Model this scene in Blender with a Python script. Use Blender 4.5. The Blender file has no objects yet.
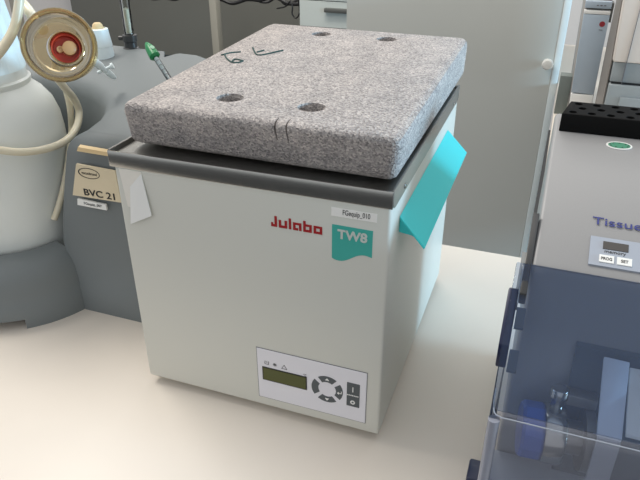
import bpy, bmesh, math, random
from math import sin, cos, pi, radians
from mathutils import Vector, Matrix

S = bpy.context.scene
C = S.collection
rnd = random.Random(4)

# ------------------------------------------------------------------ camera
cam_d = bpy.data.cameras.new('camera')
cam = bpy.data.objects.new('camera', cam_d)
C.objects.link(cam)
S.camera = cam
cam_d.sensor_width = 36.0
cam_d.lens = 36.0 * 637.84 / 640.0
cam_d.clip_start = 0.01
cam.location = (0.3194, -0.3915, 0.4256)
YAW, PITCH, ROLL = 0.3496, 0.5111, -0.0019
fw = Vector((-sin(YAW) * cos(PITCH), cos(YAW) * cos(PITCH), -sin(PITCH)))
rt = Vector((cos(YAW), sin(YAW), 0))
up = rt.cross(fw)
r2 = cos(ROLL) * rt + sin(ROLL) * up
u2 = -sin(ROLL) * rt + cos(ROLL) * up
cam.rotation_euler = Matrix((r2, u2, -fw)).transposed().to_euler()

# ------------------------------------------------------------------ world, lights, exposure
S.view_settings.view_transform = 'Standard'
S.view_settings.look = 'None'
S.view_settings.gamma = 1.0
S.view_settings.exposure = 0.0
W = bpy.data.worlds.new('room_light')
S.world = W
W.use_nodes = True
bg = W.node_tree.nodes['Background']
bg.inputs['Color'].default_value = (0.95, 0.97, 1.0, 1)
bg.inputs['Strength'].default_value = 0.74


def area(name, loc, target, sx, sy, power, col):
    d = bpy.data.lights.new(name, 'AREA')
    d.shape = 'RECTANGLE'
    d.size, d.size_y, d.energy, d.color = sx, sy, power, col
    o = bpy.data.objects.new(name, d)
    C.objects.link(o)
    o.location = loc
    o.rotation_euler = (Vector(target) - Vector(loc)).to_track_quat('-Z', 'Y').to_euler()
    return o


area('ceiling_light', (-0.95, 0.26, 1.85), (0.0, 0.1, 0.1), 0.8, 0.5, 23, (1.0, 0.94, 0.86))
area('ceiling_light', (0.1, 0.9, 1.9), (0.1, 0.6, 0), 1.6, 0.6, 5, (1.0, 0.95, 0.89))
area('window_light', (2.3, 0.30, 0.47), (0.2, 0.15, 0.27), 0.8, 0.3, 50, (0.44, 0.75, 1.0))
area('ceiling_light', (-0.8, 1.9, 1.75), (-1.0, 2.9, -0.3), 1.4, 0.6, 40, (1.0, 0.96, 0.90))


# ------------------------------------------------------------------ helpers
def lin(c):
    def f(v):
        v /= 255.0
        return v / 12.92 if v <= 0.04045 else ((v + 0.055) / 1.055) ** 2.4
    return (f(c[0]), f(c[1]), f(c[2]), 1.0)


def mat(name, col, rough=0.5, metal=0.0, noise=0.03, scale=60.0, bump=0.0, spec=0.5, **kw):
    m = bpy.data.materials.new(name)
    m.use_nodes = True
    nt = m.node_tree
    b = nt.nodes['Principled BSDF']
    b.inputs['Roughness'].default_value = rough
    b.inputs['Metallic'].default_value = metal
    b.inputs['Specular IOR Level'].default_value = spec
    for k, v in kw.items():
        b.inputs[k].default_value = v
    c = lin(col)
    tc = nt.nodes.new('ShaderNodeTexCoord')
    n = nt.nodes.new('ShaderNodeTexNoise')
    n.inputs['Scale'].default_value = scale
    n.inputs['Detail'].default_value = 4
    nt.links.new(tc.outputs['Object'], n.inputs['Vector'])
    mx = nt.nodes.new('ShaderNodeMix')
    mx.data_type = 'RGBA'
    mx.inputs['A'].default_value = tuple(v * (1 - noise) for v in c[:3]) + (1,)
    mx.inputs['B'].default_value = tuple(min(1, v * (1 + noise)) for v in c[:3]) + (1,)
    nt.links.new(n.outputs['Fac'], mx.inputs['Factor'])
    nt.links.new(mx.outputs['Result'], b.inputs['Base Color'])
    if bump:
        bp = nt.nodes.new('ShaderNodeBump')
        bp.inputs['Strength'].default_value = bump
        bp.inputs['Distance'].default_value = 0.001
        nt.links.new(n.outputs['Fac'], bp.inputs['Height'])
        nt.links.new(bp.outputs['Normal'], b.inputs['Normal'])
    return m


def foam_mat():
    m = bpy.data.materials.new('speckled_grey_foam')
    m.use_nodes = True
    nt = m.node_tree
    b = nt.nodes['Principled BSDF']
    b.inputs['Roughness'].default_value = 0.85
    b.inputs['Specular IOR Level'].default_value = 0.25
    tc = nt.nodes.new('ShaderNodeTexCoord')
    v = nt.nodes.new('ShaderNodeTexVoronoi')
    v.inputs['Scale'].default_value = 760
    nt.links.new(tc.outputs['Object'], v.inputs['Vector'])
    sep = nt.nodes.new('ShaderNodeSeparateColor')
    nt.links.new(v.outputs['Color'], sep.inputs['Color'])
    r = nt.nodes.new('ShaderNodeValToRGB')
    e = r.color_ramp.elements
    e[0].position, e[0].color = 0.0, lin((130, 127, 125))
    e[1].position, e[1].color = 1.0, lin((210, 203, 197))
    k = e.new(0.25); k.color = lin((160, 155, 153))
    k = e.new(0.7); k.color = lin((184, 178, 174))
    nt.links.new(sep.outputs['Red'], r.inputs['Fac'])
    n = nt.nodes.new('ShaderNodeTexNoise')
    n.inputs['Scale'].default_value = 35
    n.inputs['Detail'].default_value = 6
    nt.links.new(tc.outputs['Object'], n.inputs['Vector'])
    r2 = nt.nodes.new('ShaderNodeValToRGB')
    r2.color_ramp.elements[0].position = 0.3
    r2.color_ramp.elements[0].color = (0.82, 0.82, 0.83, 1)
    r2.color_ramp.elements[1].position = 0.7
    r2.color_ramp.elements[1].color = (1.08, 1.06, 1.05, 1)
    nt.links.new(n.outputs['Fac'], r2.inputs['Fac'])
    mx = nt.nodes.new('ShaderNodeMix')
    mx.data_type = 'RGBA'
    mx.blend_type = 'MULTIPLY'
    mx.inputs['Factor'].default_value = 1
    nt.links.new(r.outputs['Color'], mx.inputs['A'])
    nt.links.new(r2.outputs['Color'], mx.inputs['B'])
    nt.links.new(mx.outputs['Result'], b.inputs['Base Color'])
    bp = nt.nodes.new('ShaderNodeBump')
    bp.inputs['Strength'].default_value = 0.55
    bp.inputs['Distance'].default_value = 0.0015
    nt.links.new(v.outputs['Distance'], bp.inputs['Height'])
    nt.links.new(bp.outputs['Normal'], b.inputs['Normal'])
    return m


def clear_mat(name, tint, ior=1.45, rough=0.04, body=None, amount=0.0):
    """thin tinted plastic or glass: transmitted colour, mirror reflection by fresnel, a little body colour"""
    m = bpy.data.materials.new(name)
    m.use_nodes = True
    nt = m.node_tree
    nt.nodes.clear()
    out = nt.nodes.new('ShaderNodeOutputMaterial')
    t = nt.nodes.new('ShaderNodeBsdfTransparent')
    t.inputs['Color'].default_value = tint + (1,)
    cur = t.outputs[0]
    if body:
        d = nt.nodes.new('ShaderNodeBsdfDiffuse')
        d.inputs['Color'].default_value = lin(body)
        mx = nt.nodes.new('ShaderNodeMixShader')
        mx.inputs[0].default_value = amount
        nt.links.new(cur, mx.inputs[1])
        nt.links.new(d.outputs[0], mx.inputs[2])
        cur = mx.outputs[0]
    g = nt.nodes.new('ShaderNodeBsdfGlossy')
    g.inputs['Roughness'].default_value = rough
    f = nt.nodes.new('ShaderNodeFresnel')
    f.inputs['IOR'].default_value = ior
    mx = nt.nodes.new('ShaderNodeMixShader')
    nt.links.new(f.outputs[0], mx.inputs[0])
    nt.links.new(cur, mx.inputs[1])
    nt.links.new(g.outputs[0], mx.inputs[2])
    nt.links.new(mx.outputs[0], out.inputs['Surface'])
    return m


def thing(name, label, cat, loc=(0, 0, 0), group=None):
    o = bpy.data.objects.new(name, None)
    C.objects.link(o)
    o.empty_display_size = 0.02
    o.location = loc
    o['label'], o['category'] = label, cat
    if group:
        o['group'] = group
    return o


def tag(o, label, cat, group=None):
    o['label'], o['category'] = label, cat
    if group:
        o['group'] = group
    return o


def root_loc(p):
    v = Vector((0, 0, 0))
    while p is not None:
        v += p.location
        p = p.parent
    return v


def obj(name, bm, m, parent=None, smooth=35):
    """link bm (world coordinates) as ONE mesh object"""
    bmesh.ops.recalc_face_normals(bm, faces=bm.faces[:])
    if parent is None:
        xs = [v.co for v in bm.verts]
        org = Vector((sum(c.x for c in xs) / len(xs), sum(c.y for c in xs) / len(xs), min(c.z for c in xs)))
        off = org
    else:
        org = Vector((0, 0, 0))
        off = root_loc(parent)
    for v in bm.verts:
        v.co -= off
    if smooth:
        for f in bm.faces:
            f.smooth = True
        for e in bm.edges:
            if len(e.link_faces) == 2 and e.calc_face_angle(0) > radians(smooth):
                e.smooth = False
    me = bpy.data.meshes.new(name)
    bm.to_mesh(me)
    bm.free()
    me.materials.append(m)
    o = bpy.data.objects.new(name, me)
    C.objects.link(o)
    o.location = org
    if parent:
        o.parent = parent
    return o


def hexa(bm, c, bevel=0.0, seg=2):
    """c: 8 corners, bottom ring then top ring"""
    vs = [bm.verts.new(p) for p in c]
    fs = [(3, 2, 1, 0), (4, 5, 6, 7), (0, 1, 5, 4), (1, 2, 6, 5), (2, 3, 7, 6), (3, 0, 4, 7)]
    faces = [bm.faces.new([vs[i] for i in f]) for f in fs]
    if bevel:
        es = list({e for f in faces for e in f.edges})
        bmesh.ops.bevel(bm, geom=es, offset=bevel, segments=seg, affect='EDGES', profile=0.5)
    return bm


def box(bm, x0, x1, y0, y1, z0, z1, bevel=0.0, seg=2):
    return hexa(bm, [(x0, y0, z0), (x1, y0, z0), (x1, y1, z0), (x0, y1, z0),
                     (x0, y0, z1), (x1, y0, z1), (x1, y1, z1), (x0, y1, z1)], bevel, seg)


def B(*a, **k):
    return box(bmesh.new(), *a, **k)


def prism(bm, pts, vec, bevel=0.0, seg=2):
    """planar polygon pts (3-D) extruded along vec"""
    n = len(pts)
    vec = Vector(vec)
    a = [bm.verts.new(p) for p in pts]
    b = [bm.verts.new(Vector(p) + vec) for p in pts]
    fa, fb = bm.faces.new(a[::-1]), bm.faces.new(b)
    sides = [bm.faces.new((a[i], a[(i + 1) % n], b[(i + 1) % n], b[i])) for i in range(n)]
    if bevel:
        es = list({e for f in (fa, fb) for e in f.edges})
        bmesh.ops.bevel(bm, geom=es, offset=bevel, segments=seg, affect='EDGES', profile=0.5)
    return bm


def lathe(bm, prof, origin, axis=(0, 0, 1), n=48, close=True):
    axis = Vector(axis).normalized()
    q = axis.to_track_quat('Z', 'Y').to_matrix()
    rings = []
    for r, h in prof:
        if r < 1e-6:
            rings.append([bm.verts.new(Vector(origin) + q @ Vector((0, 0, h)))])
        else:
            rings.append([bm.verts.new(Vector(origin) + q @ Vector((r * cos(2 * pi * i / n), r * sin(2 * pi * i / n), h))) for i in range(n)])
    for a, b in zip(rings, rings[1:]):
        for i in range(n):
            j = (i + 1) % n
            if len(a) == 1 and len(b) == 1:
                continue
            if len(a) == 1:
                bm.faces.new((a[0], b[j], b[i]))
            elif len(b) == 1:
                bm.faces.new((a[i], a[j], b[0]))
            else:
                bm.faces.new((a[i], a[j], b[j], b[i]))
    if close:
        for rg in (rings[0], rings[-1]):
            if len(rg) > 2:
                bm.faces.new(rg)
    return bm


def smooth_path(pts, k=8):
    pts = [Vector(p) for p in pts]
    out = []
    P = [2 * pts[0] - pts[1]] + pts + [2 * pts[-1] - pts[-2]]
    for i in range(1, len(P) - 2):
        a, b, c, d = P[i - 1:i + 3]
        for j in range(k):
            t = j / k
            out.append(0.5 * ((2 * b) + (c - a) * t + (2 * a - 5 * b + 4 * c - d) * t * t + (3 * b - a - 3 * c + d) * t ** 3))
    out.append(pts[-1])
    return out


def tube(bm, pts, r, n=12, k=8):
    pts = smooth_path(pts, k) if k > 1 else [Vector(p) for p in pts]
    rings = []
    nrm = None
    for i, p in enumerate(pts):
        t = (pts[min(i + 1, len(pts) - 1)] - pts[max(i - 1, 0)]).normalized()
        if nrm is None:
            nrm = t.orthogonal().normalized()
        nrm = (nrm - t * nrm.dot(t)).normalized()
        bn = t.cross(nrm)
        rr = r(i / (len(pts) - 1)) if callable(r) else r
        rings.append([bm.verts.new(p + rr * (cos(2 * pi * j / n) * nrm + sin(2 * pi * j / n) * bn)) for j in range(n)])
    for a, b in zip(rings, rings[1:]):
        for j in range(n):
            bm.faces.new((a[j], a[(j + 1) % n], b[(j + 1) % n], b[j]))
    bm.faces.new(rings[0][::-1])
    bm.faces.new(rings[-1])
    return bm


def text(bm, s, o, ux, uy, w, h, depth=0.0003, bold=0.0):
    """lettering s in a w x h rectangle at lower-left o, along unit vectors ux, uy"""
    cu = bpy.data.curves.new('lettering', 'FONT')
    cu.body = s
    cu.size = 1.0
    cu.offset = bold
    cu.extrude = 0.05
    t = bpy.data.objects.new('lettering', cu)
    C.objects.link(t)
    bpy.context.view_layer.update()
    dg = bpy.context.evaluated_depsgraph_get()
    me = bpy.data.meshes.new_from_object(t.evaluated_get(dg))
    bpy.data.objects.remove(t)
    bpy.data.curves.remove(cu)
    xs = [v.co.x for v in me.vertices]
    ys = [v.co.y for v in me.vertices]
    x0, x1, y0, y1 = min(xs), max(xs), min(ys), max(ys)
    ux, uy = Vector(ux), Vector(uy)
    uz = ux.cross(uy)
    for v in me.vertices:
        v.co = Vector(o) + ux * (v.co.x - x0) / (x1 - x0) * w + uy * (v.co.y - y0) / (y1 - y0) * h + uz * (v.co.z / 0.05 * depth)
    bm.from_mesh(me)
    bpy.data.meshes.remove(me)
    return bm


def boolean(bm, cutters):
    """bm minus each cutter bmesh"""
    for cb in cutters:
        bmesh.ops.recalc_face_normals(bm, faces=bm.faces[:])
        bmesh.ops.recalc_face_normals(cb, faces=cb.faces[:])
        ma, mb = bpy.data.meshes.new('a'), bpy.data.meshes.new('b')
        bm.to_mesh(ma)
        cb.to_mesh(mb)
        oa, ob = bpy.data.objects.new('a', ma), bpy.data.objects.new('b', mb)
        C.objects.link(oa)
        C.objects.link(ob)
        md = oa.modifiers.new('cut', 'BOOLEAN')
        md.operation, md.object, md.solver = 'DIFFERENCE', ob, 'EXACT'
        bpy.context.view_layer.update()
        me = bpy.data.meshes.new_from_object(oa.evaluated_get(bpy.context.evaluated_depsgraph_get()))
        bm.free()
        bm = bmesh.new()
        bm.from_mesh(me)
        cb.free()
        for o in (oa, ob):
            bpy.data.objects.remove(o)
        for x in (ma, mb, me):
            bpy.data.meshes.remove(x)
    return bm


X, Y, Z = Vector((1, 0, 0)), Vector((0, 1, 0)), Vector((0, 0, 1))

# ------------------------------------------------------------------ materials
M_BENCH = mat('cream_laminate', (224, 215, 203), 0.38, noise=0.015, scale=30)
M_EDGE = mat('bench_edge', (214, 206, 192), 0.4)
M_BODY = mat('cream_powder_coat', (206, 206, 197), 0.42, noise=0.02, scale=900, bump=0.05)
M_STEEL = mat('brushed_steel', (176, 176, 172), 0.22, 1.0, noise=0.06, scale=200)
M_STEEL_D = mat('dull_steel', (150, 149, 145), 0.38, 0.9, noise=0.06, scale=200)
M_FOAM = foam_mat()
M_RUBBER = mat('black_rubber', (24, 24, 25), 0.7)
M_FOOT = mat('grey_rubber', (92, 96, 98), 0.7)
M_TEAL = mat('teal_print', (62, 170, 158), 0.45)
M_TURQ = mat('turquoise_plastic', (60, 212, 214), 0.4, noise=0.02)
M_RED = mat('red_print', (158, 14, 22), 0.5)
M_PANEL = mat('pale_panel_film', (222, 221, 226), 0.35, noise=0.01)
M_KEY = mat('slate_key', (78, 84, 87), 0.45)
M_INK = mat('black_ink', (28, 28, 30), 0.5)
M_GREYINK = mat('grey_ink', (112, 112, 116), 0.5)
M_LCD = mat('olive_lcd', (74, 78, 28), 0.2, noise=0.04, scale=300)
M_LCDFRAME = mat('lcd_frame', (18, 18, 12), 0.3)
M_WHITE = mat('white_paper', (236, 236, 232), 0.6, noise=0.02)
M_TAPE = mat('matt_tape', (234, 230, 220), 0.7, noise=0.04, scale=200)
M_MARK = mat('green_black_marker', (36, 68, 64), 0.7, noise=0.3, scale=400)
M_GREYPL = mat('blue_grey_plastic', (113, 119, 120), 0.58, noise=0.02, scale=500, bump=0.04)
M_PLATE = mat('pale_gold_plate', (224, 210, 180), 0.35, 0.1, noise=0.05)
M_TAN = mat('tan_strip', (222, 196, 150), 0.5, noise=0.06, scale=200)
M_BOTTLE = mat('frosted_plastic', (226, 230, 226), 0.33, noise=0.02, scale=40)
M_BOTTLE.node_tree.nodes['Principled BSDF'].inputs['Subsurface Weight'].default_value = 0.35
M_BOTTLE.node_tree.nodes['Principled BSDF'].inputs['Subsurface Radius'].default_value = (0.02, 0.02, 0.02)
M_CAPW = mat('white_cap', (226, 238, 240), 0.4, noise=0.02)
M_SIL = mat('silicone_tube', (222, 214, 190), 0.32, noise=0.03)
M_SIL.node_tree.nodes['Principled BSDF'].inputs['Subsurface Weight'].default_value = 0.3
M_SIL.node_tree.nodes['Principled BSDF'].inputs['Subsurface Radius'].default_value = (0.006, 0.005, 0.004)
M_AMBER = clear_mat('amber_plastic', (0.93, 0.84, 0.66), 1.5, 0.06, (200, 176, 128), 0.12)
M_AMBERRIM = clear_mat('amber_rim', (0.9, 0.78, 0.55), 1.55, 0.06, (196, 168, 112), 0.3)
M_REDRUB = mat('red_rubber', (188, 52, 18), 0.35)
M_TANPL = mat('tan_plastic', (196, 152, 104), 0.3)
M_GLASS = clear_mat('clear_glass', (0.93, 0.94, 0.93), 1.5, 0.03)
M_DARKPL = mat('charcoal_plastic', (52, 52, 52), 0.35)
M_GREEN = mat('green_plastic', (22, 128, 72), 0.35)
M_CREAMPL = mat('cream_packing', (224, 218, 196), 0.6, noise=0.05)
M_SILVER = mat('silver_paint', (154, 154, 154), 0.45, 0.1, noise=0.05, scale=1200)
M_NAVY = mat('navy_plastic', (24, 34, 68), 0.35)
M_BLUEPR = mat('blue_print', (52, 60, 128), 0.5)
M_CTRL = mat('grey_control_film', (160, 167, 178), 0.4)
M_HOOD = clear_mat('blue_hood', (0.86, 0.905, 0.965), 1.45, 0.05, (70, 104, 160), 0.08)
M_HOODCLR = clear_mat('clear_hood_front', (0.96, 0.965, 0.985), 1.4, 0.05, (206, 208, 222), 0.13)
M_CLEAREDGE = clear_mat('clear_edge', (0.9, 0.91, 0.95), 1.5, 0.1, (200, 204, 218), 0.5)
M_INNER = mat('inner_grey', (196, 199, 206), 0.5)
M_INNERD = mat('inner_slate', (84, 94, 102), 0.5)
M_PALEPL = mat('pale_plate', (206, 214, 228), 0.4)
M_BLUEKNOB = mat('blue_grip', (44, 86, 168), 0.4)
M_GREENST = mat('green_print', (70, 140, 110), 0.5)
M_RACK = mat('black_foam', (11, 11, 11), 0.85, noise=0.2, scale=700, bump=0.1, spec=0.2)
M_CAB = mat('pale_grey_laminate', (196, 198, 192), 0.4, noise=0.012, scale=8)
M_CABEDGE = mat('pale_edge_band', (222, 232, 232), 0.35)
M_KNOB = mat('white_knob', (232, 232, 226), 0.35)
M_DRAW = mat('drawer_laminate', (180, 184, 178), 0.45)
M_HANDLE = mat('grey_handle', (100, 100, 96), 0.35, 0.5)
M_DARKW = mat('dark_grey_panel', (104, 104, 97), 0.6, noise=0.04, scale=6)
M_POLE = mat('beige_grey_post', (150, 146, 134), 0.4)
M_CABLE = mat('black_cable', (26, 25, 25), 0.5)
M_FLOOR = mat('grey_floor', (62, 62, 62), 0.5)
M_WALL = mat('white_wall', (216, 212, 208), 0.7)
M_TOWER = mat('blue_grey_front', (172, 186, 198), 0.4)
M_TOWERS = mat('taupe_side', (150, 146, 142), 0.5)
M_SIDESHADE = mat('taupe_side_shade', (126, 120, 114), 0.5)  # beige machine's left side with its shade put into the colour
M_BEIGE = mat('beige_housing', (222, 214, 206), 0.45)
M_BEIGEG = mat('grey_housing', (146, 153, 155), 0.45)

# ------------------------------------------------------------------ setting
def struct(name, bm, m, smooth=0):
    o = obj(name, bm, m, None, smooth)
    o['kind'] = 'structure'
    return o


struct('floor', B(-5, 5, -8.0, 4.2, -0.95, -0.9), M_FLOOR)
struct('wall_back', B(-4, 4, 3.6, 3.7, -0.9, 1.9), M_WALL)

bench = thing('lab_bench', 'cream laminate lab bench that the whole foreground equipment stands on', 'bench', (0, -0.1, -0.9))
obj('bench_top', B(-1.3, 1.3, -0.17, 0.3667, -0.03, 0, bevel=0.0012), M_BENCH, bench)
for lx in (-1.2, 1.2):
    for ly in (-0.12, 0.28):
        obj('leg', B(lx - 0.025, lx + 0.025, ly - 0.025, ly + 0.025, -0.9, -0.03), M_POLE, bench)
side = thing('side_bench', 'bench behind the silver homogenizer carrying the blue-grey tower and beige machine', 'bench', (0.85, 1.0, -0.9))
obj('bench_top', B(0.336, 1.3, 0.369, 1.7, -0.03, 0, bevel=0.0012), M_BENCH, side)
for lx in (0.40, 1.25):
    for ly in (0.42, 1.6):
        obj('leg', B(lx - 0.025, lx + 0.025, ly - 0.025, ly + 0.025, -0.9, -0.03), M_POLE, side)

# ------------------------------------------------------------------ water bath
bath = thing('water_bath', 'cream box-shaped laboratory water bath with steel rim and front control panel', 'water bath', (0.115, 0.14, 0))
bm = bmesh.new()
hexa(bm, [(0, 0, .008), (.23, 0, .008), (.23, .279, .008), (0, .279, .008),
          (0, 0, .2285), (.23, 0, .2285), (.23, .279, .2285), (0, .279, .2285)], 0.0025, 3)
obj('body', bm, M_BODY, bath)
for x0 in (.010, .190):
    obj('foot', B(x0, x0 + .026, .012, .265, 0, .0082, bevel=.001), M_FOOT, bath)
# steel basin rim: front, back and side lips round a sunken deck
def lip_bar(bm, x0, x1, y0, y1):
    box(bm, x0, x1, y0, y1, .2262, .2400, bevel=.0007)
bm = bmesh.new()
lip_bar(bm, -.0037, .2307, -.0008, .0012)
obj('front_lip', bm, M_STEEL, bath)
bm = bmesh.new()
lip_bar(bm, -.0037, .2307, .2785, .2805)
obj('back_lip', bm, M_STEEL, bath)
for xa in (-.0037, .2290):
    bm = bmesh.new()
    # plate with the front and back corners rounded off underneath
    pts = [(xa, .0005, .2405), (xa, .0005, .232)]
    pts += [(xa, .0005 + .007 * (1 - cos(a)), .232 - .0072 * sin(a)) for a in (pi / 8, pi / 4, 3 * pi / 8, pi / 2)]
    pts += [(xa, .2805 - .012 * (1 - sin(a)), .2368 - .012 * cos(a)) for a in (0, pi / 8, pi / 4, 3 * pi / 8, pi / 2)]
    pts += [(xa, .2805, .2405)]
    prism(bm, pts, (.0020, 0, 0), bevel=.0004, seg=1)
    sp = obj('side_lip', bm, M_STEEL_D, bath)
    if xa > 0:
        for yy, zz in ((.034, .2312), (.2476, .2312)):
            bm = bmesh.new()
            lathe(bm, [(.0022, 0), (.0022, .0006), (.0013, .0012), (0, .0012)], (.2310, yy, zz - .001), (1, 0, 0), 16)
            obj('screw', bm, M_STEEL, sp)
bm = B(-.0015, .2290, .001, .2787, .2300, .2365)
bm = boolean(bm, [B(.03, .20, .035, .245, .20, .26)])
obj('deck', bm, M_STEEL_D, bath)

# turquoise grip on the right side
bm = bmesh.new()
prism(bm, [(.2302, .0275, .2078), (.2302, .0275, .2055), (.2516, .0190, .1878), (.2524, .0190, .1896)], (0, .203, 0), bevel=.0004, seg=1)
gp = obj('side_grip', bm, M_TURQ, bath)
bm = bmesh.new()
prism(bm, [(.2302, .0285, .2055), (.2302, .0285, .194), (.2400, .0265, .194), (.2458, .0235, .193)], (0, .0025, 0))
obj('grip_gusset', bm, M_TURQ, gp)

F = -0.0003   # printed films lie this far in front of the body
# lettering "Julabo": squared letters, in a grid 46 wide x 9 high
def rects(bm, rs, x0, z0, sx, sz, y0=-.0004, y1=.0004):
    for a, b, c, d in rs:
        box(bm, x0 + a * sx, x0 + b * sx, y0, y1, z0 + c * sz, z0 + d * sz)
J = [(3.2, 5.4, 0, 9), (0, 3.2, 0, 2), (0, 1.8, 2, 3.4),
     (7, 9.2, 0, 6.4), (9.2, 12.4, 0, 2), (12.4, 14.6, 0, 6.4),
     (16.2, 18.3, 0, 9),
     (20, 22.2, 0, 6.4), (22.2, 25.4, 4.6, 6.4), (25.4, 27.6, 0, 6.4), (22.2, 24.6, 0, 1.9),
     (29.2, 31.4, 0, 9), (31.4, 34.6, 0, 1.9), (34.6, 36.8, 0, 6.4), (31.4, 34.6, 4.6, 6.4),
     (38.4, 40.6, 0, 6.4), (40.6, 43.8, 0, 1.9), (40.6, 43.8, 4.6, 6.4), (43.8, 46, 0, 6.4)]
bm = bmesh.new()
rects(bm, J, .1372, .1968, .0413 / 46, .0091 / 9)
obj('brand_lettering', bm, M_RED, bath, 0)
# teal badge with a wavy lower edge
bm = bmesh.new()
pts = [(.1862, F, .2072), (.1862, F, .1787)]
for i in range(1, 17):
    t = i / 16
    pts.append((.1862 + .0311 * t, F, .1787 + .0062 * t + .0024 * -sin(2 * pi * t) - .0005))
pts.append((.2173, F, .2070))
prism(bm, pts, (0, .0006, 0))
bd = obj('model_badge', bm, M_TEAL, bath, 0)
bm = bmesh.new()
text(bm, 'TW8', (.1905, F - .0001, .1962), X, Z, .0228, .0079, bold=.032)
obj('badge_lettering', bm, mat('pale_print', (196, 204, 198), .5), bd, 0)
# white inventory sticker
st = obj('inventory_sticker', B(.1855, .2198, F, .0003, .2142, .2211), M_WHITE, bath, 0)
bm = bmesh.new()
text(bm, 'FGequip_010', (.1943, F - .0001, .2149), X, Z, .0205, .0054, depth=.0001)
obj('sticker_lettering', bm, M_INK, st, 0)
# control panel
cp = obj('control_panel', B(.1180, .2178, -.0008, .0004, .0190, .0745, bevel=.0006), M_PANEL, bath, 0)
obj('panel_outline', boolean(B(.1176, .2182, -.0004, .0004, .0186, .0749), [B(.1181, .2177, -.002, .002, .0191, .0744)]), M_GREYINK, cp, 0)
lf = obj('display', B(.1228, .1647, -.0012, .0004, .0405, .0553), M_LCDFRAME, cp, 0)
obj('display_glass', B(.1238, .1637, -.0014, .0004, .0415, .0543), M_LCD, lf, 0)
CX, CZ = .1832, .0471
def key_pts(mid, half, r0, r1, n=8):
    o = []
    for i in range(n + 1):
        a = mid - half + 2 * half * i / n
        o.append((CX + r1 * cos(a), -.0011, CZ + r1 * sin(a)))
    for i in range(n + 1):
        a = mid + (half * 0.93) - 2 * half * 0.93 * i / n
        o.append((CX + r0 * cos(a), -.0011, CZ + r0 * sin(a)))
    return o
for k, mid in enumerate((pi / 2, 0, -pi / 2, pi)):
    bm = bmesh.new()
    prism(bm, key_pts(mid, radians(36), .0080, .0142), (0, .0012, 0))
    ky = obj('key', bm, M_KEY, cp, 0)
    bm = bmesh.new()
    cx, cz = CX + .0111 * cos(mid), CZ + .0111 * sin(mid)
    if k in (0, 2):
        s = 1 if k == 0 else -1
        prism(bm, [(cx - .0019, -.00125, cz - .0011 * s), (cx + .0019, -.00125, cz - .0011 * s), (cx, -.00125, cz + .0014 * s)], (0, .0003, 0))
        obj('arrow_symbol', bm, M_WHITE, ky, 0)
    elif k == 1:
        prism(bm, [(cx - .0022, -.00125, cz - .001), (cx - .0004, -.00125, cz + .0006), (cx - .0004, -.00125, cz - .0026)], (0, .0003, 0))
        box(bm, cx - .0006, cx + .0020, -.00125, -.0009, cz - .0013, cz - .0007)
        box(bm, cx + .0015, cx + .0021, -.00125, -.0009, cz - .0013, cz + .0016)
        obj('arrow_symbol', bm, M_WHITE, ky, 0)
sw = obj('power_switch', B(.2008, .2122, -.0013, .0003, .0350, .0608, bevel=.0004), M_KEY, cp, 0)
bm = B(.2059, .2067, -.0016, -.0010, .0515, .0567)
obj('on_symbol', bm, M_WHITE, sw, 0)
bm = bmesh.new()
lathe(bm, [(.0011, 0), (.0021, 0), (.0021, .0004), (.0011, .0004), (.0011, 0)], (.2064, -.0012, .0400), (0, -1, 0), 24, False)
obj('off_symbol', bm, M_WHITE, sw, 0)
bm = bmesh.new()
for i in range(7):
    box(bm, .2012 + i * .0015, .2012 + i * .0015 + .0011, -.0016, -.0010, .0472, .0480)
obj('divider_mark', bm, M_WHITE, sw, 0)
bm = bmesh.new()
for i in range(3):   # bath-level symbol
    box(bm, .1256 + i * .0017, .1260 + i * .0017, -.0010, -.0005, .0600, .0622)
box(bm, .1253, .1292, -.0010, -.0005, .0586, .0590)
box(bm, .1253, .1257, -.0010, -.0005, .0586, .0606)
box(bm, .1288, .1292, -.0010, -.0005, .0586, .0606)
for a in range(4):   # snow-flake-like symbol
    d = Vector((cos(a * pi / 4), 0, sin(a * pi / 4))) * .0019
    n = Vector((-sin(a * pi / 4), 0, cos(a * pi / 4))) * .0002
    c = Vector((.1350, -.0010, .0602))
    prism(bm, [c - d - n, c + d - n, c + d + n, c - d + n], (0, .0005, 0))
tri = [Vector((.1413, -.0010, .0580)), Vector((.1463, -.0010, .0580)), Vector((.1438, -.0010, .0622))]
for i in range(3):   # warning triangle
    a, b = tri[i], tri[(i + 1) % 3]
    n = (b - a).normalized().cross(Y) * .0002
    prism(bm, [a - n, b - n, b + n, a + n], (0, .0005, 0))
text(bm, '°C', (.1617, -.0010, .0558), X, Z, .0026, .0022, .0001)
obj('panel_symbols', bm, M_INK, cp, 0)

tp = thing('adhesive_tape', 'torn white tape strip folded over at upper left corner of the cream bath', 'tape', (.017, -.001, .177))
bm = bmesh.new()
prism(bm, [(.0045, -.0003, .2255), (.0250, -.0003, .2250), (.0262, -.0003, .2120), (.0150, -.0003, .2100), (.0145, -.0003, .190), (.0075, -.0003, .192)], (0, .0003, 0))
obj('flat_strip', bm, M_TAPE, tp, 0)
bm = bmesh.new()
hexa(bm, [(.0095, -.0030, .1770), (.0310, -.0024, .1880), (.0310, -.0020, .1880), (.0095, -.0026, .1770),
          (.0135, -.0010, .2110), (.0258, -.0010, .2238), (.0258, -.0006, .2238), (.0135, -.0006, .2110)])
obj('folded_flap', bm, M_WHITE, tp, 0)

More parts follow.
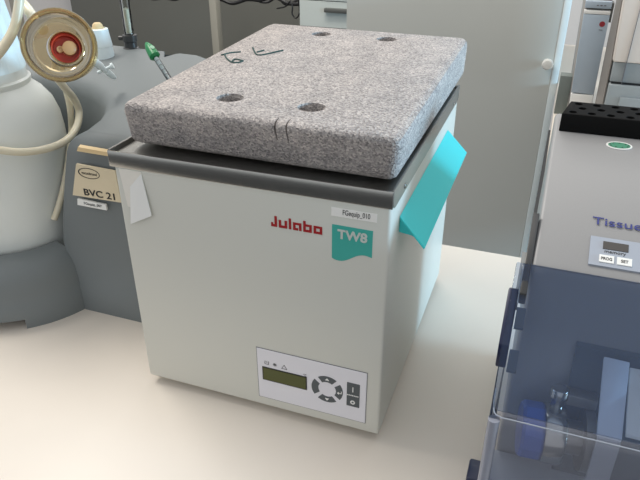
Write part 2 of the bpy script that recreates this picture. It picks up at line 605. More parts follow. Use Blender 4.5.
# ------------------------------------------------------------------ foam lid
bm = bmesh.new()
hexa(bm, [(.005, .018, .2403), (.2285, .014, .2403), (.2295, .312, .2403), (.002, .314, .2403),
          (.0125, .0020, .2795), (.2345, .0000, .2785), (.2290, .331, .2785), (-.009, .334, .2795)], 0.0075, 4)
for v in bm.verts:
    v.co += Vector((rnd.uniform(-1, 1), rnd.uniform(-1, 1), rnd.uniform(-1, 1))) * 0.0005
cuts = []
for hx, hy in ((.0866, .0430), (.1545, .0430), (.0722, .2920), (.1468, .2910)):
    cb = bmesh.new()
    lathe(cb, [(.0103, .246), (.0109, .290)], (hx, hy, 0), (0, 0, 1), 32)
    cuts.append(cb)
for nx, w in ((.1415, .0016), (.1503, .0011)):
    cb = bmesh.new()
    hexa(cb, [(nx - w, -.01, .262), (nx + w, -.01, .262), (nx + .0003, .0105, .264), (nx - .0003, .0105, .264),
              (nx - w, -.01, .29), (nx + w, -.01, .29), (nx + .0003, .013, .29), (nx - .0003, .013, .29)])
    cuts.append(cb)
cb = bmesh.new()
hexa(cb, [(-.03, .286, .270), (-.0075, .292, .275), (-.0075, .300, .275), (-.03, .302, .270),
          (-.03, .286, .29), (-.0050, .292, .29), (-.0050, .300, .29), (-.03, .302, .29)])
cuts.append(cb)
bm = boolean(bm, cuts)
lid = thing('foam_lid', 'thick speckled grey foam lid with four holes on top of the bath', 'lid', (.11, .16, .2403))
obj('slab', bm, M_FOAM, lid, 40)
STROKES = [[(0.0154, 0.1641), (0.0191, 0.1754), (0.0273, 0.1828)], [(0.0176, 0.167), (0.0271, 0.1534), (0.0378, 0.1426), (0.0435, 0.1438), (0.0454, 0.1509)], [(0.0368, 0.1446), (0.0352, 0.1542), (0.0449, 0.1515)], [(0.03, 0.2045), (0.0396, 0.1881), (0.0474, 0.1776), (0.0527, 0.1795), (0.0566, 0.1875), (0.0638, 0.2035)], [(0.0427, 0.1874), (0.0458, 0.1971)]]
bm = bmesh.new()
for s in STROKES:
    tube(bm, [(x, y, .2798) for x, y in s], .0008, 6, 5)
obj('marker_writing', bm, M_MARK, lid)

# ------------------------------------------------------------------ vacuum aspirator (housing + bottle holder)
AX, AY = -.2485, .115
asp = thing('vacuum_aspirator', 'blue-grey aspirator pump housing with round bottle holder left of the bath', 'pump', (-.2, .2, 0))
def housing_outline():
    p = [(-.137, .0785), (-.046, .0785), (-.0375, .086), (-.036, .10), (-.062, .30), (-.078, .327), (-.105, .340), (-.36, .358), (-.40, .33), (-.40, .10)]
    # concave recess for the bottle
    for i in range(17):
        a = radians(188 - i * (188 + 18) / 16 * 1.0)
        p.append((AX + .098 * cos(a), AY + .098 * sin(a)))
    return p
def top_z(x, y):
    z = .207 + .030 * min(1, max(0, (y - .08) / .26)) ** 0.8
    return z
bm = bmesh.new()
out = housing_outline()
n = len(out)
rings = []
cx, cy = -.17, .24
def inset(p, d):
    a = [Vector(q) for q in p]
    res = []
    for i in range(len(a)):
        e1 = (a[i] - a[i - 1]).normalized()
        e2 = (a[(i + 1) % len(a)] - a[i]).normalized()
        n1, n2 = Vector((-e1.y, e1.x)), Vector((-e2.y, e2.x))
        m = (n1 + n2)
        m = m.normalized() / max(.6, m.normalized().dot(n1)) if m.length > 1e-6 else n1
        res.append(a[i] + m * d)
    return res
levels = [(0.0, 0.0, 0), (0.0, .031, 0), (.0012, .0325, 0), (.0012, .085, 0), (.0018, .11, 0), (.0022, .14, 0), (.0026, .165, 0), (.0030, None, -.018)]
LEAN = [1.0] + [0.0] * 9 + [max(0.0, cos(radians(188 - i * 206 / 16))) for i in range(17)]
def lean(q, z):
    k = .030 * min(1, max(0, (z - .085) / .110)) ** 1.2
    return [Vector((p.x + k * w, p.y)) for p, w in zip(q, LEAN)]
for d, zz, dz in levels:
    q = lean(inset(out, d), zz if zz is not None else .190)
    rings.append([bm.verts.new((p.x, p.y, zz if zz is not None else top_z(p.x, p.y) + dz)) for p in q])
for k in range(1, 6):
    a = k / 5 * pi / 2
    q = lean(inset(out, .003 + .018 * (1 - cos(a))), .195)
    rings.append([bm.verts.new((p.x, p.y, top_z(p.x, p.y) - .018 + .018 * sin(a))) for p in q])
for a, b in zip(rings, rings[1:]):
    for i in range(n):
        bm.faces.new((a[i], a[(i + 1) % n], b[(i + 1) % n], b[i]))
bm.faces.new(rings[0][::-1])
f = bm.faces.new(rings[-1])
bmesh.ops.triangulate(bm, faces=[f])
cb = bmesh.new()
prism(cb, [(-.1435, .306, .222), (-.128, .334, .222), (-.163, .338, .222)], (0, 0, .03))
bm = boolean(bm, [cb])
obj('pump_housing', bm, M_GREYPL, asp, 40)
# bottle holder: open cup with a thick wall, foot cut-out on the left
def ring_cup(bm, r0, r1, z0, z1, a0, a1, n=40):
    secs = []
    for i in range(n + 1):
        a = radians(a0 + (a1 - a0) * i / n)
        c, s = cos(a), sin(a)
        prof = [(r1, z0), (r1, .027), (r1 - .0010, .0285), (r1 - .0020, .042), (r1 - .004, .054), (r1 - .008, .0635), (r1 - .015, .0705), (r1 - .025, .0745), (r0, z1), (r0 - .001, z1 - .003), (r0 - .001, z0)]
        secs.append([bm.verts.new((AX + r * c, AY + r * s, z)) for r, z in prof])
    m = len(secs[0])
    for a, b in zip(secs, secs[1:]):
        for j in range(m):
            bm.faces.new((a[j], b[j], b[(j + 1) % m], a[(j + 1) % m]))
    bm.faces.new(secs[0][::-1])
    bm.faces.new(secs[-1])
bm = bmesh.new()
ring_cup(bm, .0785, .1155, 0, .0755, -50, -16)
ring_cup(bm, .0785, .1155, .012, .0755, -175, -50)
obj('bottle_holder', bm, M_GREYPL, asp, 40)
bm = bmesh.new()
lathe(bm, [(.0, .012), (.0772, .012), (.0772, .018), (0, .018)], (AX, AY, 0))
obj('holder_floor', bm, M_GREYPL, asp)
# plate with its print
FY = .0753
npl = bmesh.new()
prism(npl, [(-.1062, FY, .1842), (-.0610, FY, .1830), (-.0600, FY, .1495), (-.1185, FY, .1485)], (0, .0022, 0))
npo = obj('name_plate', npl, M_PLATE, asp, 0)
bm = bmesh.new()
text(bm, 'BVC 21', (-.1030, FY - .0002, .1512), X, Z, .0365, .0072, bold=.01)
obj('plate_lettering', bm, M_INK, npo, 0)
bm = bmesh.new()
secs = []
for i in range(40):
    a = 2 * pi * i / 40
    secs.append([bm.verts.new((-.0925 + rx * cos(a), FY - yy, .1760 + rz * sin(a))) for rx, rz, yy in
                 ((.0118, .0050, .0003), (.0124 + .0006 * (cos(a) < 0), .0056, .0003), (.0124, .0056, -.0002), (.0118, .0050, -.0002))])
for i in range(40):
    a, b = secs[i], secs[(i + 1) % 40]
    for j in range(4):
        bm.faces.new((a[j], b[j], b[(j + 1) % 4], a[(j + 1) % 4]))
text(bm, 'vacuubrand', (-.1015, FY - .0002, .1745), X, Z, .0180, .0030, .0001)
obj('plate_emblem', bm, M_INK, npo, 0)
stk = bmesh.new()
prism(stk, [(-.1135, FY, .1452), (-.0795, FY, .1440), (-.0795, FY, .1376), (-.1150, FY, .1380)], (0, .0022, 0))
so = obj('inventory_sticker', stk, M_WHITE, asp, 0)
bm = bmesh.new()
text(bm, 'FGequip_007', (-.1060, FY - .0002, .1393), X, Z, .0215, .0037, .0001)
obj('sticker_lettering', bm, M_INK, so, 0)
bm = bmesh.new()
prism(bm, [(-.1010, .0768, .2020), (-.0640, .0768, .2010), (-.0640, .0768, .1970), (-.1035, .0768, .1975)], (0, .004, .0012))
obj('tan_strip', bm, M_TAN, asp, 0)

# collection bottle
bot = thing('collection_bottle', 'large frosted plastic bottle sitting in the aspirator holder', 'bottle', (AX, AY, .018))
bm = bmesh.new()
lathe(bm, [(0, .0181), (.062, .0181), (.068, .022), (.071, .04), (.0735, .10), (.075, .16), (.075, .185), (.0735, .203), (.069, .218), (.061, .230), (.053, .237), (.0505, .240), (.0515, .2425), (.0515, .2455), (.049, .247), (.048, .250), (.0485, .256), (0, .256)], (AX, AY, 0), n=64)
obj('bottle_body', bm, M_BOTTLE, bot)
bm = bmesh.new()
nn = 64
prof = [(.049, .2561), (.049, .262), (.0465, .290), (.041, .330), (.038, .36), (.036, .362), (0, .362)]
lathe(bm, prof, (AX, AY, 0), n=nn)
for v in bm.verts:
    d = Vector((v.co.x - AX, v.co.y - AY))
    if d.length > .03 and .257 < v.co.z < .361:
        ang = math.atan2(d.y, d.x)
        k = 1 - .035 * (int(round(ang / (2 * pi) * nn)) % 4 in (0, 1))
        v.co.x, v.co.y = AX + d.x * k, AY + d.y * k
obj('ribbed_cap', bm, M_CAPW, bot, 12)

# amber filter, its open side towards the front right
FC = Vector((-.1050, .083, .2965))
FA = Vector((.60, -.62, .30)).normalized()
FK = 0.77
def flathe(bm, prof, o, ax, n, close):
    return lathe(bm, [(r * FK, h * FK) for r, h in prof], o, ax, n, close)
CO = FA.cross(Z).normalized() * -.005 + Vector((0, 0, -.0035))
fil = thing('vacuum_filter', 'round amber see-through vacuum filter with a red core', 'filter', tuple(FC - FA * .03))
bm = bmesh.new()
flathe(bm, [(.0400, .000), (.0418, .002), (.0424, .006), (.0412, .009), (.0385, .0095), (.0368, .007), (.0362, .003), (.0375, .000), (.0400, .0)], FC, FA, 64, False)
obj('rim', bm, M_AMBERRIM, fil)
bm = bmesh.new()
flathe(bm, [(.0375, .002), (.036, -.010), (.031, -.022), (.022, -.029), (.010, -.031), (0, -.031)], FC, FA, 64, False)
obj('bowl', bm, M_AMBER, fil)
bm = bmesh.new()
flathe(bm, [(.036, .003), (.030, .0005), (.0215, .001), (.0195, .004), (.0195, .017), (.0180, .0175), (.0172, .016), (.0165, -.012)], FC + CO, FA, 64, False)
obj('collar', bm, M_AMBER, fil)
bm = bmesh.new()
flathe(bm, [(0, -.012), (.0162, -.012), (.0162, .006), (.0148, .006), (.0143, -.002), (0, -.002)], FC + CO, FA, 48, False)
obj('core', bm, M_REDRUB, fil)
bm = bmesh.new()
side_v = FA.cross(Z).normalized()
flathe(bm, [(0, -.004), (.0085, -.004), (.0080, .010), (.005, .0115), (0, .0115)], FC + CO - side_v * .003, FA, 32, False)
flathe(bm, [(0, -.004), (.0045, -.004), (.0038, .006), (.0022, .0065), (0, .005)], FC + CO + side_v * .005, FA, 32, False)
obj('nozzle', bm, M_TANPL, fil)

# silicone tubing
g = 'silicone tubes round the bottle'
tag(obj('silicone_tube', tube(bmesh.new(), [(-.160, .130, .40), (-.1636, .1182, .3544), (-.1636, .1105, .3361), (-.1641, .1053, .3226), (-.1657, .096, .3059), (-.1698, .083, .2916), (-.177, .0691, .2793), (-.195, .050, .262), (-.24, .026, .246), (-.29, .033, .238)], .0045), M_SIL),
    'silicone tube hanging in front of the ribbed bottle cap', 'tube')
tag(obj('silicone_tube', tube(bmesh.new(), [(-.30, .030, .212), (-.262, .0240, .208), (-.23, .0275, .2055), (-.1986, .0407, .2034), (-.1846, .0524, .1979), (-.1702, .0717, .1896), (-.1611, .0958, .1852), (-.1595, .1245, .184), (-.1682, .1545, .1876), (-.1770, .1740, .1990), (-.1740, .1660, .2180), (-.1637, .1437, .237), (-.1570, .1280, .254), (-.145, .118, .268), (-.135, .108, .278)], .0040), M_SIL),
    'silicone tube looped across the shoulder of the frosted bottle', 'tube')
tag(obj('silicone_tube', tube(bmesh.new(), [(-.165, .150, .262), (-.1850, .1650, .2380), (-.1870, .1717, .2221), (-.1862, .1713, .2014), (-.1872, .1678, .1781), (-.1725, .1416, .1634), (-.1682, .1219, .138), (-.1685, .1050, .1147), (-.1720, .0970, .1005)], .0036), M_SIL),
    'silicone tube running down the right side of the frosted bottle', 'tube')
tag(obj('silicone_tube', tube(bmesh.new(), [(-.178, .124, .325), (-.165, .118, .318), (-.150, .108, .311), (-.136, .101, .305)], .0052), M_SIL),
    'short silicone tube joining the bottle cap to the amber filter', 'tube')

# stopcock, cap, glass tube and pipette on the aspirator top
sc = thing('stopcock', 'small white stopcock connector behind the amber filter', 'valve', (-.132, .19, .236))
bm = bmesh.new()
a, b = Vector((-.1345, .160, .2640)), Vector((-.1330, .1915, .2365))
lathe(bm, [(.0030, 0), (.0042, .001), (.0042, .014), (.0032, .015), (.0030, .024), (.0036, .0245), (.0034, .034), (.0020, .040), (0, .040)], a, b - a, 20)
obj('barrel', bm, M_CAPW, sc)
bm = bmesh.new()
mid = a.lerp(b, .5)
lathe(bm, [(.0018, -.008), (.0018, .008), (.0034, .0082), (.0034, .0105), (0, .0105)], mid, (.80, .45, .38), 16)
obj('tap', bm, M_CAPW, sc)
wc = thing('white_stopper', 'white tapered stopper standing on the grey aspirator housing', 'stopper', (-.2165, .290, .230))
bm = bmesh.new()
lathe(bm, [(.0150, .2295), (.0152, .2310), (.0138, .245), (.0146, .2455), (.0118, .266), (.0095, .267), (.0095, .264), (0, .264)], (-.2245, .290, 0), n=32)
obj('stopper_body', bm, M_CAPW, wc)
bm = bmesh.new()
lathe(bm, [(0, .264), (.0075, .264), (.0060, .271), (.004, .273), (0, .273)], (-.2255, .291, 0), n=24)
obj('stopper_top', bm, M_TAN, wc)

gt = thing('glass_column', 'upright glass tube with cream packing and dark base fitting', 'tube', (-.2090, .331, .232))
bm = bmesh.new()
lathe(bm, [(.0105, .2315), (.0105, .2355), (.0085, .2365), (.0080, .243), (.0095, .244), (.0095, .252), (.0065, .253), (0, .253)], (-.2090, .331, 0), n=32)
gf = obj('base_fitting', bm, M_DARKPL, gt)
obj('side_knob', lathe(bmesh.new(), [(.0030, 0), (.0030, .005), (0, .005)], (-.2182, .3285, .2475), (-1, -.2, 0), 16), M_DARKPL, gf)
bm = bmesh.new()
lathe(bm, [(.0062, .253), (.0062, .40), (.0052, .40), (.0052, .2535)], (-.2090, .331, 0), n=32, close=False)
obj('glass', bm, M_GLASS, gt)
bm = bmesh.new()
lathe(bm, [(0, .2545), (.0050, .2545), (.0050, .262), (.0046, .263), (.0050, .264), (.0050, .271), (.0045, .272), (.0050, .273), (.0048, .284), (0, .286)], (-.2090, .331, 0), n=24)
obj('packing', bm, M_CREAMPL, gt)

pa, pb = Vector((-.1095, .2250, .2680)), Vector((-.0500, .1900, .2225))
pd = (pb - pa).normalized()
pip = thing('suction_pipette', 'clear suction pipette with a green grip leaning behind the foam lid', 'pipette', tuple(pb))
bm = bmesh.new()
lathe(bm, [(.0014, -.003), (.0026, -.001), (.0046, .004), (.0058, .012), (.0062, .018), (.0040, .0205), (0, .0205)], pa, pd, 20)
gr = obj('grip', bm, M_GREEN, pip)
bm = bmesh.new()
w = pd.cross(Vector((0, 0, 1))).normalized()
lathe(bm, [(0, .0), (.0026, .0), (.0026, .0012), (0, .0012)], pa + pd * .010 - w.cross(pd) * -.0050, -w.cross(pd) * -1, 16)
obj('grip_window', bm, mat('pale_green', (150, 190, 160), .4), gr)
bm = bmesh.new()
lathe(bm, [(.0030, .0205), (.0030, .085), (.0023, .085), (.0023, .0205)], pa, pd, 20, False)
obj('shaft', bm, M_GLASS, pip)
bm = bmesh.new()
lathe(bm, [(.0024, .021), (.0022, .084)], pa, pd, 12)
obj('inner_tube', bm, M_CAPW, pip)
bm = bmesh.new()
for k in range(5):
    lathe(bm, [(.0031, .026 + k * .007), (.0031, .0266 + k * .007)], pa, pd, 20, False)
obj('graduation', bm, M_GREYINK, pip)

# ------------------------------------------------------------------ tissue homogenizer
P1, P2, P3 = Vector((0, .118, .2555)), Vector((0, -.007, .205)), Vector((0, -.089, .150))
XL, XR = .3275, .60
hg = thing('tissue_homogenizer', 'silver bench homogenizer with a blue see-through hood at right', 'laboratory machine', (.45, .1, 0))
bm = bmesh.new()
prism(bm, [(XL, -.005, .020), (XL, -.005, .2035), (XL, P2.y + .003, P2.z), (XL, P1.y, P1.z), (XL, .166, .2555), (XL, .166, .020)], (XR - XL, 0, 0), bevel=.003, seg=3)
obj('housing', bm, M_SILVER, hg)
SU = (P1 - P2).normalized()
SN = X.cross(SU)
def sp(x, s, h=0.0):
    p = P2 + SU * s + SN * h
    return Vector((x, p.y, p.z))
def slab(bm, x0, x1, s0, s1, h0, h1):
    return hexa(bm, [sp(x0, s0, h0), sp(x1, s0, h0), sp(x1, s1, h0), sp(x0, s1, h0), sp(x0, s0, h1), sp(x1, s0, h1), sp(x1, s1, h1), sp(x0, s1, h1)])
cpn = obj('control_panel', slab(bmesh.new(), .3620, .4300, .0090, .0335, -.001, .0006), M_CTRL, hg, 0)
obj('display', slab(bmesh.new(), .3700, .3855, .0235, .0300, 0, .0010), mat('dark_display', (66, 62, 58), .3), cpn, 0)
for x0, s in ((.3682, 'PROG'), (.3790, 'SET')):
    k = obj('button', slab(bmesh.new(), x0, x0 + .0090, .0120, .0181, 0, .0012), M_WHITE, cpn, 0)
    bm = bmesh.new()
    text(bm, s, sp(x0 + (.0012 if s == 'PROG' else .0024), .0138, .0013), X, SU, .0066 if s == 'PROG' else .0044, .0024, .0001, .01)
    obj('button_lettering', bm, M_INK, k, 0)
bm = bmesh.new()
text(bm, 'memory', sp(.3712, .0196, .0007), X, SU, .0130, .0026, .0001)
obj('panel_lettering', bm, M_INK, cpn, 0)
bm = bmesh.new()
text(bm, 'TissueLyser', sp(.3622, .0425, .0002), X, SU, .0590, .0088, .0002)
obj('front_lettering', bm, M_BLUEPR, hg, 0)
# oval sticker
def disc(bm, cx, cs, rx, rs, h0, h1, n=32):
    prism(bm, [sp(cx + rx * cos(2 * pi * i / n), cs + rs * sin(2 * pi * i / n), h0) for i in range(n)], SN * (h1 - h0))
    return bm
ov = obj('oval_sticker', disc(bmesh.new(), .3757, .1268, .0092, .0042, -.0005, .0004), M_WHITE, hg, 0)
obj('sticker_print', disc(bmesh.new(), .3757, .1268, .0078, .0031, 0, .0007), M_GREENST, ov, 0)
bm = bmesh.new()
for i in range(9):
    a = pi * (0.05 + i / 8 * 0.9)
    c = (.3757 + .0066 * cos(a) , .1268 + .0022 * (-sin(a) if i % 2 else sin(a)))
    disc(bm, c[0], c[1], .0005, .0004, .0005, .0009, 8)
obj('sticker_dots', bm, M_INK, ov, 0)

# hood: sloping blue top and clear bent front, hollow, 3 mm sheet
HX0, HX1 = .3180, .60
HD = (P2 - P3).normalized()
def hp(s, h=0.0):
    p = P3 + HD * s + X.cross(HD) * h
    return p
prof_out = [P2 + Vector((0, .000, .0008)), hp(.012)]
c0 = hp(.012)
for i in range(1, 7):     # rounded bend
    t = i / 6
    a, b, c = hp(.012), P3 + Vector((0, -.002, .001)), P3 + Vector((0, -.0035, -.014))
    prof_out.append((1 - t) ** 2 * a + 2 * t * (1 - t) * b + t * t * c)
def sheet(bm, prof, x0, x1, th, nrm):
    outer = [Vector((0, p.y, p.z)) for p in prof]
    inner = []
    for i, p in enumerate(outer):
        d = (outer[min(i + 1, len(outer) - 1)] - outer[max(i - 1, 0)]).normalized()
        inner.append(p + d.cross(X) * th * nrm)
    loop = outer + inner[::-1]
    prism(bm, [(x0, p.y, p.z) for p in loop], (x1 - x0, 0, 0))
bm = bmesh.new()
sheet(bm, prof_out[:5], HX0 + .004, HX1, .0025, -1)
obj('hood_top', bm, M_HOOD, hg)
bm = bmesh.new()
sheet(bm, prof_out[4:] + [P3 + Vector((0, -.0075, -.125))], HX0 + .004, HX1, .0025, -1)
obj('hood_front', bm, M_HOODCLR, hg)
bm = bmesh.new()
prism(bm, [(HX0, p.y, p.z) for p in prof_out + [P3 + Vector((0, -.0075, -.125)), Vector((0, -.005, .025))]], (.004, 0, 0), bevel=.0008, seg=2)
obj('hood_side', bm, M_HOOD, hg)
bm = bmesh.new()
tube(bm, [(HX0 + .001, P3.y + .012, P3.z + .006), (HX0 + .0018, P3.y + .001, P3.z - .001), (HX0 + .006, P3.y - .0022, P3.z - .003), (HX0 + .02, P3.y - .0026, P3.z - .003), (.45, P3.y - .0026, P3.z - .003), (HX1, P3.y - .0026, P3.z - .003)], .0004, 8, 6)
obj('hood_bend_highlight', bm, M_CTRL, hg)  # thin pale tube added as the bright highlight along the hood's bend
obj('hood_corner', tube(bmesh.new(), [(HX0 + .003, P3.y - .0020, P3.z - .006), (HX0 + .003, P3.y - .0040, P3.z - .06), (HX0 + .003, P3.y - .0070, .026)], .0036, 12, 4), M_CLEAREDGE, hg)
# hinge and bracket on the left
obj('hinge_cover', hexa(bmesh.new(), [(.3160, -.052, .152), (.3225, -.052, .152), (.3225, -.024, .171), (.3160, -.024, .171),
                                      (.3160, -.052, .1705), (.3225, -.052, .1705), (.3225, -.021, .1945), (.3160, -.021, .1945)], .0008), M_NAVY, hg)
obj('hinge_bracket', hexa(bmesh.new(), [(.3232, -.026, .186), (.3276, -.026, .186), (.3276, .034, .218), (.3232, .034, .218),
                                        (.3232, -.026, .1945), (.3276, -.026, .1945), (.3276, .034, .2240), (.3232, .034, .2240)], .0006), M_DARKPL, hg)
obj('hinge_strip', hexa(bmesh.new(), [(.3205, -.028, .182), (.3232, -.028, .182), (.3232, .006, .200), (.3205, .006, .200),
                                      (.3205, -.028, .1880), (.3232, -.028, .1880), (.3232, .006, .2070), (.3205, .006, .2070)]), M_STEEL, hg)
for s0 in (.055, .026):
    obj('hood_bumper', hexa(bmesh.new(), [tuple(Vector((x, 0, 0)) + hp(s, h)) for h in (-.0065, -.0028) for x, s in ((.3232, s0), (.3290, s0), (.3290, s0 + .014), (.3232, s0 + .014))]), M_INNERD, hg)
# base tray and inner wall
obj('base_tray', B(.3225, XR, -.088, -.006, .020, .034, bevel=.002), M_INNER, hg)
obj('foot', B(.3085, .3400, -.030, -.0085, 0, .0205, bevel=.002), M_NAVY, hg)
for fx, fy in ((.345, -.07), (.58, -.07), (.345, .15), (.58, .15)):
    obj('foot', lathe(bmesh.new(), [(.010, 0), (.010, .0205), (0, .0205)], (fx, fy, 0), n=20), M_RUBBER, hg)
obj('inner_wall', hexa(bmesh.new(), [(.3690, -.0115, .034), (.60, -.0115, .034), (.60, -.0055, .034), (.3690, -.0055, .034), (.3655, -.0115, .1515), (.60, -.0115, .1515), (.60, -.0055, .1515), (.3655, -.0055, .1515)]), M_INNERD, hg)
# clamp: blue grip wheel, rings and screw knob, axis along x
axis = Vector((1, .10, -.02)).normalized()
c0 = Vector((.3390, -.031, .086))
cl = obj('clamp_body', lathe(bmesh.new(), [(0, .030), (.012, .030), (.012, .041), (.022, .041), (.0225, .047), (.021, .048), (.012, .048), (.010, .062), (0, .062)], c0, axis, 40), M_STEEL_D, hg)
bm = bmesh.new()
n = 12
lathe(bm, [(0, 0), (.0185, .000), (.0205, .002), (.0205, .0135), (.0195, .0150), (0, .0150)], c0, axis, n)
obj('grip_wheel', bm, M_BLUEKNOB, cl, 20)
obj('clamp_ring', lathe(bmesh.new(), [(.010, .0152), (.0205, .0152), (.0212, .017), (.0212, .027), (.0202, .029), (.010, .029)], c0, axis, 40), M_STEEL, cl)
kb = lathe(bmesh.new(), [(.0045, .0), (.0045, .008), (.0062, .0085), (.0062, .0145), (.0055, .0155), (0, .0155)], c0 + axis * .022 + Vector((0, .006, .020)), (0, .10, 1), 24)
obj('screw_knob', kb, M_STEEL, cl)
bm = B(.3660, .386, -.022, -.0125, .108, .117, bevel=.0008)
obj('carrier_arm', bm, M_STEEL_D, hg)
obj('pale_plate', hexa(bmesh.new(), [(.3837, -.058, .119), (.3984, -.058, .119), (.3988, -.016, .148), (.3828, -.016, .148),
                                     (.3837, -.058, .1222), (.3984, -.058, .1214), (.3988, -.016, .1508), (.3828, -.016, .1513)], .0006), M_PALEPL, hg)
obj('plate_support', B(.3845, .3980, -.060, -.0565, .034, .1195), M_CTRL, hg, 0)
obj('white_panel', hexa(bmesh.new(), [(.3995, -.058, .124), (.46, -.058, .124), (.46, -.016, .143), (.3995, -.016, .143),
                                      (.3995, -.058, .1275), (.46, -.058, .1275), (.46, -.016, .1468), (.3995, -.016, .1468)], .0006), M_WHITE, hg)

# black tube rack standing on the homogenizer
bm = bmesh.new()
hexa(bm, [(.3315, .1205, .2556), (.470, .1205, .2556), (.470, .1560, .2556), (.3375, .1560, .2556), (.3315, .1205, .2700), (.470, .1205, .2700), (.470, .1560, .2700), (.3375, .1560, .2700)], .0008)
cuts = []
for i in range(10):
    for j in range(3):
        cb = bmesh.new()
        cx = .3395 + i * .0137 + (.0 if j % 2 == 0 else .0050)
        if cx > .466:
            continue
        lathe(cb, [(.0032, .259), (.0032, .28)], (cx + j * .002, .1265 + j * .0115, 0), n=14)
        cuts.append(cb)
bm = boolean(bm, cuts)
tag(obj('tube_rack', bm, M_RACK), 'black foam tube rack with round holes on top of the silver homogenizer', 'rack')

# ------------------------------------------------------------------ far things
# cupboard behind the bench
cab = thing('cupboard', 'pale grey cupboard with a white round knob behind the bench', 'cupboard', (.03, 1.5, -.9))
CY = 1.25
obj('carcass', B(-.205, .3185, CY + .02, CY + .45, -.9, .36), M_CAB, cab, 0)
dr = obj('door', B(-.2047, .3185, CY, CY + .018, -.85, .36, bevel=.001), M_CAB, cab, 0)
obj('edge_band', B(.3190, .3350, CY - .002, CY + .02, -.88, .362, bevel=.002), M_CABEDGE, cab)
obj('knob', lathe(bmesh.new(), [(.006, 0), (.006, .008), (.0125, .012), (.0135, .018), (.010, .024), (0, .026)], (.3055, CY, .046), (0, -1, 0), 32), M_KNOB, dr)

# desk across the aisle: dark modesty panel, post, pedestal
DY = 2.8
desk = thing('partition', 'dark grey partition panel with beige grey post across the aisle', 'partition', (-1.4, DY + .3, -.9))
obj('panel', B(-2.9, -.3, DY + .60, DY + .62, -.9, .06), M_DARKW, desk, 0)
obj('post', B(-1.478, -1.436, DY, DY + .05, -.9, .06, bevel=.003), M_POLE, desk)
obj('post', B(-2.85, -2.81, DY, DY + .05, -.9, .06, bevel=.003), M_POLE, desk)
ped = thing('drawer_pedestal', 'pale grey drawer pedestal with dark bar handle before the dark partition', 'cabinet', (-.72, DY + .25, -.9))
obj('carcass', B(-.948, -.50, DY, DY + .5, -.88, .018), M_HANDLE, ped, 0)
for z0, z1 in ((-.2195, -.0945), (-.0905, .010), (-.47, -.2255), (-.87, -.476)):
    dw = obj('drawer', B(-.946, -.502, DY - .018, DY, z0, z1, bevel=.001), M_DRAW, ped, 0)
    hx = obj('handle', B(-.805, -.64, DY - .045, DY - .018, z1 - .0475, z1 - .0285, bevel=.002), M_HANDLE, dw)
cz = -.155
bm = bmesh.new()
pts = []
for i in range(40):
    t = i / 39
    pts.append((-2.6 + 1.6 * t, DY + .12 + .03 * sin(9 * t), -.135 + .014 * sin(23 * t) - .008 * sin(61 * t)))
tube(bm, pts, .010, 8, 3)
tag(obj('power_cable', bm, M_CABLE), 'long black cable sagging along the dark partition', 'cable')
bm = bmesh.new()
pts = [(-1.9 + .9 * i / 24, DY + .20 + .02 * cos(i), -.138 + .014 * sin(i * 1.7) - .006 * i / 24) for i in range(25)]
tube(bm, pts, .007, 8, 3)
tag(obj('power_cable', bm, M_CABLE), 'thin black cable wound along the long one along the dark partition', 'cable')
bm = bmesh.new()
a0 = Vector((-.995, DY + .02, -.165))
tube(bm, [a0 + Vector(v) for v in ((-.12, .06, .005), (-.06, .04, .022), (-.02, .01, .055), (-.006, 0, .03), (-.008, 0, -.005), (.010, 0, -.026), (.030, 0, -.008), (.033, 0, .03), (.028, 0, .09), (.025, .03, .18))], .004, 8, 6)
tag(obj('power_cable', bm, M_CABLE), 'black cable hanging in a loop beside the drawer pedestal', 'cable')

# blue-grey tower instrument
tw = thing('tower_instrument', 'slim blue-grey tower instrument with a red emblem on the side bench', 'laboratory machine', (.38, 1.05, 0))
TY = .90
bm = bmesh.new()
hexa(bm, [(.362, TY + .003, .0), (.4025, TY + .02, .0), (.4025, TY + .30, .0), (.362, TY + .30, .0),
          (.355, TY + .003, .243), (.3995, TY + .02, .243), (.3995, TY + .30, .243), (.355, TY + .30, .243)], .003)
obj('housing', bm, M_TOWERS, tw)
def face(bm, z0, z1, y):
    def xs(z):
        t = z / .243
        return .3622 - .0078 * t, .3995 - .0008 * t
    a0, b0 = xs(z0)
    a1, b1 = xs(z1)
    return hexa(bm, [(a0, y, z0), (b0, y, z0), (b0, TY + .01, z0), (a0, TY + .01, z0), (a1, y, z1), (b1, y, z1), (b1, TY + .01, z1), (a1, TY + .01, z1)], .0008)
fp = obj('front_panel', face(bmesh.new(), .076, .2185, TY - .004), M_TOWER, tw)
obj('base_panel', face(bmesh.new(), .0, .074, TY - .006), M_WHITE, tw)
obj('white_band', face(bmesh.new(), .2190, .2255, TY - .004), M_WHITE, tw)
tp2 = obj('top_panel', face(bmesh.new(), .2290, .2410, TY - .004), M_TOWER, tw)
bm = bmesh.new()
for i in range(3):
    box(bm, .374 + i * .006, .3775 + i * .006, TY - .0046, TY - .003, .2335, .2352)
obj('top_marks', bm, M_GREYINK, tp2, 0)
em = obj('emblem', lathe(bmesh.new(), [(.0022, 0), (.0048, 0), (.0048, .0008), (.0022, .0008)], (.3890, TY - .0036, .2030), (0, -1, 0), 24), mat('red_emblem', (150, 40, 50), .5), fp)
box_bm = B(.3855, .3915, TY - .0046, TY - .003, .1925, .1935)
obj('small_print', box_bm, M_GREYINK, fp, 0)
obj('side_clip', B(.3996, .4030, TY + .004, TY + .03, .205, .238, bevel=.0006), M_HANDLE, tw)
tag(obj('grey_box', B(.3365, .3600, 1.00, 1.03, 0, .080, bevel=.001), mat('dark_grey_paint', (120, 128, 124), .5)), 'low grey box between the cupboard and the blue-grey tower', 'box')

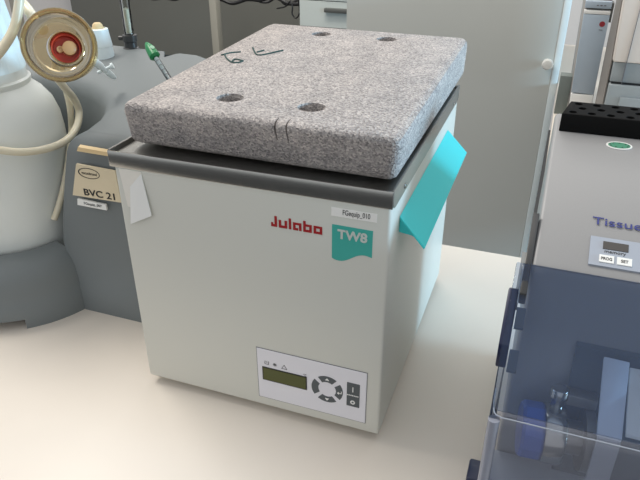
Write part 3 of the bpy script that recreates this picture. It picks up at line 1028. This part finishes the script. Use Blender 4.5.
# beige machine at the right edge
bg_ = thing('beige_analyzer', 'large beige and grey machine at the right edge behind the tube rack', 'laboratory machine', (.6, .9, 0))
BY = .70
bm = bmesh.new()
hexa(bm, [(.4045, BY, .182), (.83, BY, .182), (.83, BY + .185, .182), (.4045, BY + .185, .182),
          (.3985, BY - .012, .300), (.83, BY - .012, .300), (.83, BY + .185, .300), (.4045, BY + .185, .300)], .003, 3)
obj('upper_housing', bm, M_BEIGE, bg_)
obj('side_shade_panel', hexa(bmesh.new(), [(.4050, BY + .012, .002), (.4070, BY + .012, .002), (.4070, BY + .185, .002), (.4050, BY + .185, .002),  # darker sheets over the left side, painting the shade on it
                                     (.4030, BY + .012, .183), (.4046, BY + .012, .183), (.4046, BY + .185, .183), (.4030, BY + .185, .183)]), M_SIDESHADE, bg_, 0)
obj('side_shade_panel', hexa(bmesh.new(), [(.4030, BY + .012, .183), (.4046, BY + .012, .183), (.4046, BY + .185, .183), (.4030, BY + .185, .183),
                                     (.3974, BY + .002, .299), (.3990, BY + .002, .299), (.4050, BY + .185, .299), (.4030, BY + .185, .299)]), M_SIDESHADE, bg_, 0)
bm = B(.4065, .8285, BY + .004, BY + .185, .1505, .1818, bevel=.002)
obj('grey_band', bm, M_BEIGEG, bg_)
lower = bmesh.new()
hexa(lower, [(.4065, BY + .006, 0), (.8285, BY + .006, 0), (.8285, BY + .185, 0), (.4065, BY + .185, 0),
             (.4065, BY - .004, .148), (.8285, BY - .004, .148), (.8285, BY + .185, .148), (.4065, BY + .185, .148)], .002)
lw = obj('lower_housing', lower, M_BEIGEG, bg_)
obj('shadow_gap', B(.4090, .8280, BY + .003, BY + .18, .1478, .1506), M_RUBBER, bg_, 0)
dp = obj('front_door', B(.4260, .60, BY - .0075, BY + .002, .02, .130, bevel=.0012), M_BEIGEG, bg_)
obj('lock', lathe(bmesh.new(), [(.003, 0), (.003, .002), (0, .002)], (.4300, BY - .0075, .1135), (0, -1, 0), 16), M_HANDLE, dp)
obj('panel_seam', hexa(bmesh.new(), [(.4238, BY - .0012, .150), (.4244, BY - .0012, .150), (.4244, BY + .006, .150), (.4238, BY + .006, .150),
                                     (.4250, BY - .0135, .300), (.4256, BY - .0135, .300), (.4256, BY - .008, .300), (.4250, BY - .008, .300)]), M_GREYINK, bg_, 0)
